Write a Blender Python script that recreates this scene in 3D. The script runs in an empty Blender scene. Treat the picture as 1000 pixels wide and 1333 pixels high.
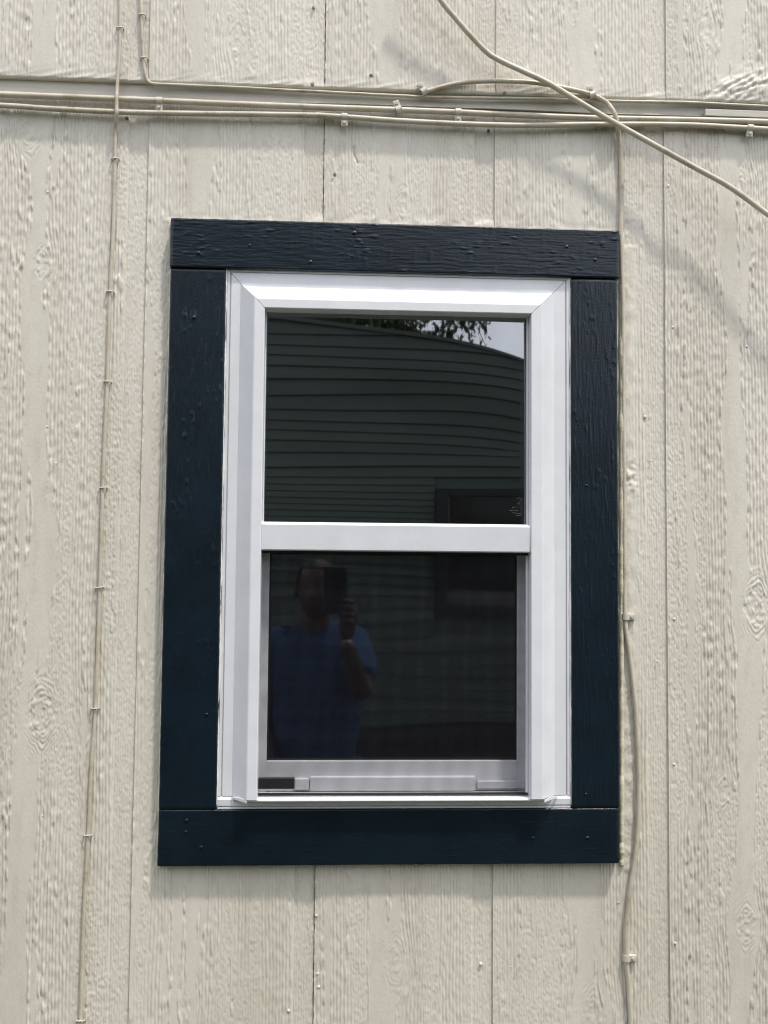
import bpy, bmesh, math, random
import numpy as np
from mathutils import Vector, Matrix

random.seed(7)
np.random.seed(7)
scene = bpy.context.scene
C = scene.collection

# ------------------------------------------------------------------ camera
FOC, PCX, PCY, DIST, EYE = 1300.0, 500.0, 666.5, 1.60, 1.62
_a, _b, _c = (math.radians(v) for v in (3.372, 3.0833, -0.5062))
_Rx = np.array([[1, 0, 0], [0, math.cos(_a), -math.sin(_a)], [0, math.sin(_a), math.cos(_a)]])
_Ry = np.array([[math.cos(_b), 0, math.sin(_b)], [0, 1, 0], [-math.sin(_b), 0, math.cos(_b)]])
_Rz = np.array([[math.cos(_c), -math.sin(_c), 0], [math.sin(_c), math.cos(_c), 0], [0, 0, 1]])
ROT = _Ry @ _Rx @ _Rz            # camera axes (right, down, forward) in wall axes (right, down, inward)


def to_world(v):
    return Vector((v[0], v[2], -v[1]))


cam_data = bpy.data.cameras.new('camera')
cam_data.sensor_fit = 'HORIZONTAL'
cam_data.sensor_width = 36.0
cam_data.lens = 36.0 * FOC / 1000.0
cam_data.clip_start = 0.001
cam_data.clip_end = 500.0
cam = bpy.data.objects.new('camera', cam_data)
C.objects.link(cam)
_r, _u, _bk = to_world(ROT[:, 0]), to_world(-ROT[:, 1]), to_world(-ROT[:, 2])
CAM_ROT = Matrix((_r, _u, _bk)).transposed()
cam.matrix_world = Matrix.Translation((0, -DIST, EYE)) @ CAM_ROT.to_4x4()
scene.camera = cam


def W(px, py, d=0.0):
    """world point at distance d in front of the wall face (y = 0) measured off the photograph"""
    v = ROT @ np.array([(px - PCX) / FOC, (py - PCY) / FOC, 1.0])
    v = v / v[2] * (DIST - d)
    return Vector((v[0], -d, EYE - v[1]))


# ------------------------------------------------------------------ world, sun, exposure
SUN_DIR = Vector((0.17, -0.21, 0.65)).normalized()
world = bpy.data.worlds.new('World')
scene.world = world
world.use_nodes = True
wn, wl = world.node_tree.nodes, world.node_tree.links
wn.clear()
sky = wn.new('ShaderNodeTexSky')
sky.sky_type = 'NISHITA'
sky.sun_disc = False
sky.sun_elevation = math.asin(SUN_DIR.z)
sky.sun_rotation = math.atan2(SUN_DIR.x, SUN_DIR.y)
sky.air_density = 1.0
sky.dust_density = 3.0
sky.ozone_density = 1.0
tc = wn.new('ShaderNodeTexCoord')
cl = wn.new('ShaderNodeTexNoise')
cl.inputs['Scale'].default_value = 2.2
cl.inputs['Detail'].default_value = 6.0
cl.inputs['Roughness'].default_value = 0.55
cr = wn.new('ShaderNodeMapRange')
cr.inputs['From Min'].default_value = 0.38
cr.inputs['From Max'].default_value = 0.68
cr.inputs['To Min'].default_value = 0.25
cr.inputs['To Max'].default_value = 0.9
mx = wn.new('ShaderNodeMix')
mx.data_type = 'RGBA'
mx.inputs['B'].default_value = (20.5, 21.0, 22.3, 1.0)
bg = wn.new('ShaderNodeBackground')
bg.inputs['Strength'].default_value = 0.12
wo = wn.new('ShaderNodeOutputWorld')
wl.new(tc.outputs['Generated'], cl.inputs['Vector'])
wl.new(cl.outputs['Fac'], cr.inputs['Value'])
wl.new(cr.outputs['Result'], mx.inputs['Factor'])
wl.new(sky.outputs['Color'], mx.inputs['A'])
wl.new(mx.outputs['Result'], bg.inputs['Color'])
wl.new(bg.outputs['Background'], wo.inputs['Surface'])

sun_data = bpy.data.lights.new('sun', 'SUN')
sun_data.energy = 3.3
sun_data.angle = math.radians(3.5)
sun_data.color = (1.0, 0.955, 0.88)
sun = bpy.data.objects.new('sun', sun_data)
C.objects.link(sun)
sun.rotation_euler = SUN_DIR.to_track_quat('Z', 'Y').to_euler()
sun.location = SUN_DIR * 20

scene.view_settings.view_transform = 'Standard'
scene.view_settings.look = 'None'
scene.view_settings.exposure = 0.0
scene.view_settings.gamma = 1.0
scene.view_settings.use_curve_mapping = False
scene.cycles.use_denoising = True
scene.cycles.denoiser = 'OPENIMAGEDENOISE'
scene.cycles.denoising_input_passes = 'RGB_ALBEDO_NORMAL'
scene.cycles.denoising_prefilter = 'ACCURATE'
scene.cycles.filter_width = 1.1
scene.cycles.max_bounces = 8
scene.cycles.transparent_max_bounces = 12


# ------------------------------------------------------------------ helpers
def link(o, parent=None):
    C.objects.link(o)
    if parent is not None:
        o.parent = parent
    return o


def tag(o, label=None, cat=None, group=None, kind=None):
    if label:
        o['label'] = label
    if cat:
        o['category'] = cat
    if group:
        o['group'] = group
    if kind:
        o['kind'] = kind
    return o


def empty(name, loc=(0, 0, 0)):
    o = bpy.data.objects.new(name, None)
    o.location = loc
    o.empty_display_size = 0.05
    return link(o)


def place(o, parent):
    """parent o, keeping the world coordinates its mesh was written in"""
    o.parent = parent
    p, off = parent, Vector((0, 0, 0))
    while p is not None:
        off += p.location
        p = p.parent
    o.location = o.location - off
    return o


def mesh_from(name, verts, faces, mat=None, parent=None, smooth=False):
    me = bpy.data.meshes.new(name)
    me.from_pydata([tuple(v) for v in verts], [], faces)
    me.update()
    if mat:
        me.materials.append(mat)
    if smooth:
        me.polygons.foreach_set('use_smooth', [True] * len(me.polygons))
    o = bpy.data.objects.new(name, me)
    C.objects.link(o)
    if parent is not None:
        place(o, parent)
    return o


def np_mesh(name, V, F, mat, parent=None, smooth=True):
    """fast mesh from numpy arrays of vertices (n,3) and quads (m,4)"""
    me = bpy.data.meshes.new(name)
    n, m = len(V), len(F)
    me.vertices.add(n)
    me.vertices.foreach_set('co', np.ascontiguousarray(V, dtype=np.float32).ravel())
    me.loops.add(m * 4)
    me.loops.foreach_set('vertex_index', np.ascontiguousarray(F, dtype=np.int32).ravel())
    me.polygons.add(m)
    me.polygons.foreach_set('loop_start', np.arange(0, m * 4, 4, dtype=np.int32))
    me.polygons.foreach_set('loop_total', np.full(m, 4, dtype=np.int32))
    if smooth:
        me.polygons.foreach_set('use_smooth', np.ones(m, dtype=bool))
    me.update(calc_edges=True)
    me.validate()
    me.materials.append(mat)
    o = bpy.data.objects.new(name, me)
    C.objects.link(o)
    if parent is not None:
        place(o, parent)
    return o


def bm_obj(name, bm, mat, parent=None, smooth=False):
    me = bpy.data.meshes.new(name)
    bmesh.ops.recalc_face_normals(bm, faces=bm.faces)
    bm.to_mesh(me)
    bm.free()
    me.materials.append(mat)
    if smooth:
        me.polygons.foreach_set('use_smooth', [True] * len(me.polygons))
    o = bpy.data.objects.new(name, me)
    C.objects.link(o)
    if parent is not None:
        place(o, parent)
    return o


def add_box(bm, lo, hi, bevel=0.0, seg=2):
    r = bmesh.ops.create_cube(bm, size=1.0)
    vs = r['verts']
    for v in vs:
        v.co = Vector([lo[i] + (v.co[i] + 0.5) * (hi[i] - lo[i]) for i in range(3)])
    if bevel > 0:
        es = list({e for v in vs for e in v.link_edges})
        bmesh.ops.bevel(bm, geom=es, offset=bevel, segments=seg, profile=0.5, affect='EDGES')


def box(name, lo, hi, mat, parent=None, bevel=0.0, seg=2):
    bm = bmesh.new()
    add_box(bm, lo, hi, bevel, seg)
    return bm_obj(name, bm, mat, parent)


def spline(pts, n=8):
    pts = [Vector(p) for p in pts]
    out = []
    for i in range(len(pts) - 1):
        p0 = pts[i - 1] if i > 0 else pts[i] * 2 - pts[i + 1]
        p1, p2 = pts[i], pts[i + 1]
        p3 = pts[i + 2] if i + 2 < len(pts) else p2 * 2 - p1
        for k in range(n):
            t = k / n
            out.append(0.5 * ((2 * p1) + (p2 - p0) * t + (2 * p0 - 5 * p1 + 4 * p2 - p3) * t * t
                              + (3 * p1 - p0 - 3 * p2 + p3) * t ** 3))
    out.append(pts[-1])
    return out


def add_tube(bm, path, rad, seg=10, cap=True):
    """rad: number or list per point"""
    n = len(path)
    rs = rad if isinstance(rad, (list, tuple)) else [rad] * n
    prev = None
    rings = []
    for i, p in enumerate(path):
        t = (path[min(i + 1, n - 1)] - path[max(i - 1, 0)])
        if t.length < 1e-9:
            t = Vector((0, 0, 1))
        t.normalize()
        ref = prev if prev is not None else (Vector((0, 1, 0)) if abs(t.y) < 0.9 else Vector((1, 0, 0)))
        a = (ref - t * ref.dot(t)).normalized()
        b = t.cross(a)
        prev = a
        rings.append([bm.verts.new(p + (a * math.cos(2 * math.pi * k / seg) + b * math.sin(2 * math.pi * k / seg)) * rs[i])
                      for k in range(seg)])
    for i in range(n - 1):
        for k in range(seg):
            bm.faces.new((rings[i][k], rings[i][(k + 1) % seg], rings[i + 1][(k + 1) % seg], rings[i + 1][k]))
    if cap:
        bm.faces.new(rings[0][::-1])
        bm.faces.new(rings[-1])


def tube(name, path, rad, mat, parent=None, seg=10):
    bm = bmesh.new()
    add_tube(bm, path, rad, seg)
    return bm_obj(name, bm, mat, parent, smooth=True)


# ---- numpy gradient noise
_rng = np.random.RandomState(11)
_ANG = _rng.rand(64, 256, 256).astype(np.float32) * 2 * np.pi


def perlin(x, y, seed=0):
    g = _ANG[seed % 64]
    xi, yi = np.floor(x).astype(np.int64), np.floor(y).astype(np.int64)
    fx, fy = x - xi, y - yi
    u = fx * fx * fx * (fx * (fx * 6 - 15) + 10)
    v = fy * fy * fy * (fy * (fy * 6 - 15) + 10)

    def dot(ix, iy, dx, dy):
        a = g[ix & 255, iy & 255]
        return np.cos(a) * dx + np.sin(a) * dy
    n00 = dot(xi, yi, fx, fy)
    n10 = dot(xi + 1, yi, fx - 1, fy)
    n01 = dot(xi, yi + 1, fx, fy - 1)
    n11 = dot(xi + 1, yi + 1, fx - 1, fy - 1)
    a = n00 + u * (n10 - n00)
    b = n01 + u * (n11 - n01)
    return (a + v * (b - a)) * 1.5


def sstep(a, b, x):
    t = np.clip((x - a) / (b - a), 0, 1)
    return t * t * (3 - 2 * t)


# ------------------------------------------------------------------ materials
def new_mat(name):
    m = bpy.data.materials.new(name)
    m.use_nodes = True
    nt = m.node_tree
    b = nt.nodes['Principled BSDF']
    return m, nt, b


def noise(nt, scale, detail=4.0, rough=0.55, vec=None, kind='Object'):
    t = nt.nodes.new('ShaderNodeTexCoord')
    n = nt.nodes.new('ShaderNodeTexNoise')
    n.inputs['Scale'].default_value = scale
    n.inputs['Detail'].default_value = detail
    n.inputs['Roughness'].default_value = rough
    if vec is not None:
        mp = nt.nodes.new('ShaderNodeMapping')
        mp.inputs['Scale'].default_value = vec
        nt.links.new(t.outputs[kind], mp.inputs['Vector'])
        nt.links.new(mp.outputs['Vector'], n.inputs['Vector'])
    else:
        nt.links.new(t.outputs[kind], n.inputs['Vector'])
    return n.outputs['Fac']


def ramp(nt, fac, stops):
    r = nt.nodes.new('ShaderNodeValToRGB')
    e = r.color_ramp.elements
    while len(e) < len(stops):
        e.new(0.5)
    for i, (p, c) in enumerate(stops):
        e[i].position = p
        e[i].color = (c[0], c[1], c[2], 1)
    nt.links.new(fac, r.inputs['Fac'])
    return r.outputs['Color']


def bump(nt, b, fac, strength, dist):
    bp = nt.nodes.new('ShaderNodeBump')
    bp.inputs['Strength'].default_value = strength
    bp.inputs['Distance'].default_value = dist
    nt.links.new(fac, bp.inputs['Height'])
    nt.links.new(bp.outputs['Normal'], b.inputs['Normal'])
    return bp


def paint(name, col, rough=0.5, var=0.06, vscale=6.0, bscale=900.0, bdist=0.0003, spec=0.4, vec=None, rvar=0.0):
    m, nt, b = new_mat(name)
    f = noise(nt, vscale, 6.0, 0.6, vec)
    lo = [c * (1 - var) for c in col]
    hi = [min(1, c * (1 + var)) for c in col]
    nt.links.new(ramp(nt, f, [(0.3, lo), (0.7, hi)]), b.inputs['Base Color'])
    b.inputs['Roughness'].default_value = rough
    b.inputs['Specular IOR Level'].default_value = spec
    if bdist > 0:
        bump(nt, b, noise(nt, bscale, 3.0, 0.6, vec), 1.0, bdist)
    return m


M = {}


def wall_material():
    m, nt, b = new_mat('cream_wall_paint')
    big = noise(nt, 3.0, 5.0, 0.6, (1, 1, 0.5))
    fine = noise(nt, 70.0, 5.0, 0.65, (1, 1, 0.35))
    c1 = ramp(nt, big, [(0.3, (0.610, 0.570, 0.487)), (0.7, (0.675, 0.637, 0.556))])
    c2 = ramp(nt, fine, [(0.25, (0.80, 0.79, 0.77)), (0.5, (0.97, 0.965, 0.96)), (0.75, (1.0, 1.0, 1.0))])
    mixn = nt.nodes.new('ShaderNodeMix')
    mixn.data_type = 'RGBA'
    mixn.blend_type = 'MULTIPLY'
    mixn.inputs['Factor'].default_value = 0.7
    nt.links.new(c1, mixn.inputs['A'])
    nt.links.new(c2, mixn.inputs['B'])
    nt.links.new(mixn.outputs['Result'], b.inputs['Base Color'])
    streak = noise(nt, 9.0, 5.0, 0.6, (1, 1, 0.07))
    c3_ = ramp(nt, streak, [(0.30, (0.86, 0.845, 0.82)), (0.52, (1.0, 1.0, 1.0)), (0.8, (1.0, 0.995, 0.985))])
    mx2 = nt.nodes.new('ShaderNodeMix')
    mx2.data_type = 'RGBA'
    mx2.blend_type = 'MULTIPLY'
    mx2.inputs['Factor'].default_value = 0.8
    nt.links.new(mixn.outputs['Result'], mx2.inputs['A'])
    nt.links.new(c3_, mx2.inputs['B'])
    nt.links.new(mx2.outputs['Result'], b.inputs['Base Color'])
    b.inputs['Roughness'].default_value = 0.34
    b.inputs['Specular IOR Level'].default_value = 0.5
    bump(nt, b, noise(nt, 330.0, 3.0, 0.6, (1, 1, 0.5)), 1.0, 0.0004)
    return m


M['wall'] = wall_material()
M['cable'] = paint('cream_cable_paint', (0.53, 0.48, 0.385), 0.4, 0.16, 30.0, 500.0, 0.0003)
_m, _nt, _b = new_mat('cream_cable_paint')
_nt.links.new(ramp(_nt, noise(_nt, 22.0, 8.0, 0.7), [(0.30, (0.30, 0.235, 0.16)), (0.44, (0.47, 0.42, 0.33)), (0.60, (0.54, 0.49, 0.40)), (0.8, (0.60, 0.55, 0.46))]), _b.inputs['Base Color'])
_b.inputs['Roughness'].default_value = 0.42
bump(_nt, _b, noise(_nt, 160.0, 4.0, 0.6), 1.0, 0.0006)
M['cable'] = _m
M['flash'] = paint('cream_flashing_paint', (0.50, 0.475, 0.41), 0.45, 0.10, 18.0, 300.0, 0.0003, vec=(0.3, 1, 1))
M['caulk'] = paint('yellowed_caulk', (0.62, 0.58, 0.44), 0.55, 0.14, 25.0, 200.0, 0.0008)
M['white_caulk'] = paint('white_caulk', (0.72, 0.72, 0.70), 0.5, 0.08, 30.0, 200.0, 0.0005)
M['navy'] = paint('navy_trim_paint', (0.0040, 0.0098, 0.0168), 0.30, 0.25, 14.0, 300.0, 0.0004, 0.4)
M['vinyl'] = paint('white_vinyl', (0.69, 0.695, 0.72), 0.34, 0.045, 22.0, 60.0, 0.0002, 0.45)
M['vinyl_old'] = paint('greyish_vinyl', (0.66, 0.66, 0.69), 0.4, 0.05, 12.0, 0, 0.0, 0.4)
M['black'] = paint('black_plastic', (0.012, 0.012, 0.014), 0.45, 0.1, 20.0, 0, 0.0)
M['steel'] = paint('dull_steel_nail', (0.16, 0.14, 0.12), 0.5, 0.2, 40.0, 0, 0.0)
M['dark_sheath'] = paint('dark_sheathing', (0.12, 0.105, 0.085), 0.9, 0.2, 8.0, 0, 0.0, 0.1)
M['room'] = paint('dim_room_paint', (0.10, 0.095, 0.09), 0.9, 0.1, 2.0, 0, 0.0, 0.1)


def glass_material(name, base, tint, rough=0.0):
    m = bpy.data.materials.new(name)
    m.use_nodes = True
    nt = m.node_tree
    nt.nodes.clear()
    out = nt.nodes.new('ShaderNodeOutputMaterial')
    mixs = nt.nodes.new('ShaderNodeMixShader')
    tr = nt.nodes.new('ShaderNodeBsdfTransparent')
    tr.inputs['Color'].default_value = (*tint, 1)
    gl = nt.nodes.new('ShaderNodeBsdfGlossy')
    gl.inputs['Roughness'].default_value = rough
    gl.inputs['Color'].default_value = (0.95, 0.97, 1.0, 1)
    fr = nt.nodes.new('ShaderNodeFresnel')
    fr.inputs['IOR'].default_value = 1.5
    ad = nt.nodes.new('ShaderNodeMath')
    ad.operation = 'ADD'
    ad.use_clamp = True
    ad.inputs[1].default_value = base
    nt.links.new(fr.outputs['Fac'], ad.inputs[0])
    nt.links.new(ad.outputs['Value'], mixs.inputs['Fac'])
    nt.links.new(tr.outputs['BSDF'], mixs.inputs[1])
    nt.links.new(gl.outputs['BSDF'], mixs.inputs[2])
    nt.links.new(mixs.outputs['Shader'], out.inputs['Surface'])
    return m


M['glass'] = glass_material('coated_double_glass', 0.24, (0.55, 0.62, 0.60), 0.016)
M['screened_glass'] = glass_material('dusty_double_glass', 0.24, (0.55, 0.62, 0.60), 0.026)
M['far_glass'] = glass_material('dark_far_glass', 0.06, (0.3, 0.3, 0.3))


def screen_material():
    m = bpy.data.materials.new('insect_screen_mesh')
    m.use_nodes = True
    nt = m.node_tree
    nt.nodes.clear()
    out = nt.nodes.new('ShaderNodeOutputMaterial')
    mixs = nt.nodes.new('ShaderNodeMixShader')
    tr = nt.nodes.new('ShaderNodeBsdfTransparent')
    df = nt.nodes.new('ShaderNodeBsdfDiffuse')
    df.inputs['Color'].default_value = (0.016, 0.0155, 0.019, 1)
    t = nt.nodes.new('ShaderNodeTexCoord')
    sep = nt.nodes.new('ShaderNodeSeparateXYZ')
    nt.links.new(t.outputs['Object'], sep.inputs['Vector'])
    fs = []
    for ax in ('X', 'Z'):
        md = nt.nodes.new('ShaderNodeMath')
        md.operation = 'PINGPONG'
        md.inputs[1].default_value = 0.00075
        nt.links.new(sep.outputs[ax], md.inputs[0])
        ls = nt.nodes.new('ShaderNodeMath')
        ls.operation = 'LESS_THAN'
        ls.inputs[1].default_value = 0.00014
        nt.links.new(md.outputs['Value'], ls.inputs[0])
        fs.append(ls.outputs['Value'])
    mxn = nt.nodes.new('ShaderNodeMath')
    mxn.operation = 'MAXIMUM'
    nt.links.new(fs[0], mxn.inputs[0])
    nt.links.new(fs[1], mxn.inputs[1])
    nt.links.new(mxn.outputs['Value'], mixs.inputs['Fac'])
    nt.links.new(tr.outputs['BSDF'], mixs.inputs[1])
    nt.links.new(df.outputs['BSDF'], mixs.inputs[2])
    nt.links.new(mixs.outputs['Shader'], out.inputs['Surface'])
    return m


M['screen'] = screen_material()

# ------------------------------------------------------------------ ground
gm, gnt, gb = new_mat('worn_grass_ground')
gnt.links.new(ramp(gnt, noise(gnt, 3.5, 8.0, 0.7), [(0.3, (0.035, 0.05, 0.018)), (0.52, (0.075, 0.085, 0.035)), (0.72, (0.16, 0.125, 0.085))]), gb.inputs['Base Color'])
gb.inputs['Roughness'].default_value = 0.95
bump(gnt, gb, noise(gnt, 40.0, 6.0, 0.7), 1.0, 0.03)
ground = mesh_from('ground', [(-300, -300, 0), (300, -300, 0), (300, 300, 0), (-300, 300, 0)], [(0, 1, 2, 3)], gm)
tag(ground, 'patchy grass yard between the two houses', kind='structure')

# ------------------------------------------------------------------ the house wall
LAP_Z = W(400, 119).z                      # lower edge of the upper row of panels
TRIM_D = 0.020
FR = dict(x0=(W(297, 352).x + W(284, 1050).x) / 2, x1=(W(738, 364).x + W(741, 1050).x) / 2,
          z0=W(500, 1050).z, z1=(W(297, 352).z + W(738, 364).z) / 2)
edges_mid = [(W(x, 666).x) for x in (183, 416.5, 643, 868)]
SP = (edges_mid[3] - edges_mid[0]) / 3.0
EDGE = {1: edges_mid[0], 2: edges_mid[1], 3: edges_mid[2], 4: edges_mid[3]}
for k in (0, -1, -2, -3):
    EDGE[k] = EDGE[k + 1] - SP
for k in (5, 6, 7, 8):
    EDGE[k] = EDGE[k - 1] + SP
GRV = 0.033                                # width of the recessed band at each panel's right edge
LANE = {0: .112, 1: .085, 2: .105, 3: .138, 4: .118}
KN = {0: [(W(55, 340).x, W(55, 340).z, .016), (W(55, 930).x, W(55, 930).z, .022), (W(40, 170).x, W(40, 170).z, .016), (W(62, 640).x, W(62, 640).z, .006)],
      1: [(W(310, 60).x, W(310, 60).z, .018), (W(240, 1310).x, W(240, 1310).z, .014)],
      2: [(W(515, 1250).x, W(515, 1250).z, .016), (W(525, 265).x, W(525, 265).z, .016)],
      3: [(W(745, 20).x, W(745, 20).z, .015), (W(770, 1330).x, W(770, 1330).z, .02)],
      4: [(W(985, 790).x, W(985, 790).z, .022), (W(915, 45).x, W(915, 45).z, .018), (W(972, 1205).x, W(972, 1205).z, .017),
          (W(965, 245).x, W(965, 245).z, .016), (W(942, 1030).x, W(942, 1030).z, .012)]}


def siding_height(X, Z, k, upper):
    """embossed wood grain: ribs, stipple, smooth lanes and knots (metres, outwards)"""
    kk = k if k in LANE else (k % 4)
    rep = {0: 0, 4: 0, 1: 10, 2: 20, 3: 30}[kk]
    sd = rep + (7 if upper else 0)
    zo = Z + (0.178 if kk == 4 else 0.0) + 40.0
    u = X - EDGE[k]
    r = u + 0.005 * perlin(u / .09, zo / .40, sd) + 0.0012 * perlin(u / .03, zo / .12, sd + 1)
    kmask = np.zeros_like(X)
    kring = np.zeros_like(X)
    ksup = np.zeros_like(X)
    for ki, (kx, kz, R) in enumerate(KN.get(k, [])):
        ka = 1.0 if R > .0215 else (.75, .45, .6, .35, .5)[(ki + 2 * kk) % 5]
        R = R * (1 + .15 * math.sin(7.0 * kx + 13.0 * kz))
        dx, dz = X - kx, Z - kz
        e = np.exp(-((dx / (1.5 * R)) ** 2 + (dz / (2.6 * R)) ** 2))
        r = r - dx * 0.85 * e
        dist = np.sqrt(dx ** 2 + (dz / 1.5) ** 2) + 0.0055 * perlin(X / .014, Z / .012, 5) + .003 * perlin(X / .006, Z / .005, 8)
        km = ka * sstep(R * 1.05, R * 0.8, dist)
        kmask = np.maximum(kmask, km)
        kring += km * (0.5 + 0.5 * np.cos(2 * np.pi * dist / .0066 + 3.0 * perlin(X / .012, Z / .010, 6))) * np.clip(.45 + .9 * perlin(X / .012, Z / .012, 9), 0, 1)
        # tails above and below the knot: grain arches
        at = ka * np.exp(-(dx / (0.9 * R)) ** 2) * sstep(3.6 * R, 1.2 * R, np.abs(dz)) * (1 - km)
        ksup = np.maximum(ksup, at)
        arch = np.abs(dz) - R * 0.9 + 1.7 * np.sqrt(dx ** 2 + (.35 * R) ** 2) + .007 * perlin(X / .014, Z / .02, 10)
        kring += at * 0.9 * (0.5 + 0.5 * np.cos(2 * np.pi * arch / .0085)) * (np.abs(dz) > R * 0.7)
    ph = 2 * np.pi * r / .0054 + 0.9 * perlin(u / .025, zo / .09, sd + 2)
    ribs = 1 - (0.5 - 0.5 * np.cos(ph)) ** 3
    beads = perlin(u / .0045, zo / .014, sd + 3)
    beads2 = perlin(u / .009, zo / .022, sd + 4)
    ribs = ribs * np.clip(0.70 + 0.60 * beads + 0.30 * beads2, 0, 1.3)
    fine = 0.5 + 0.5 * np.cos(2 * np.pi * (u + .0008 * perlin(u / .02, zo / .05, sd + 5)) / .0039)
    fine = fine * (0.65 + 0.6 * perlin(u / .004, zo / .02, sd + 3))
    stip = perlin(u / .0042 + zo / .02, zo / .0065, sd + 6) + 0.7 * perlin(u / .003, zo / .0048, sd + 1)
    # zones across the panel
    lc = LANE[kk] + 0.012 * perlin(zo / .33, zo * 0 + .5, sd + 2)
    lane = np.exp(-((r - lc) / .026) ** 2)
    lane2 = np.exp(-((r - lc + .085) / .012) ** 2)
    q = 0.92 * lane + 0.50 * lane2 + 0.75 * perlin(r / .015, zo / .24, sd + 3) + 0.25 * perlin(r / .008, zo / .09, sd + 4) - 0.48
    m = sstep(0.0, 0.035, q)
    edge = np.exp(-((q + 0.06) / .06) ** 2) * sstep(-.25, .15, beads2 + .5 * beads)
    ribz = sstep(-.22, .14, perlin(r / .045, zo / .42, sd + 5) + 0.55 * np.exp(-((r - lc) / .055) ** 2))
    body = ribz * ribs * 0.85 + (1 - ribz) * (0.42 + 0.27 * stip + 0.30 * fine)
    h = (1 - m) * (body - 0.15 * (1 - ribz)) + m * 0.52 + edge * 0.60
    h = h * (1 - np.maximum(kmask, ksup) * .85) + kring * 0.95
    h = h * (0.0023 if kk in (0, 4) and k in LANE else 0.0018)
    return h, fine, stip


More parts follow.
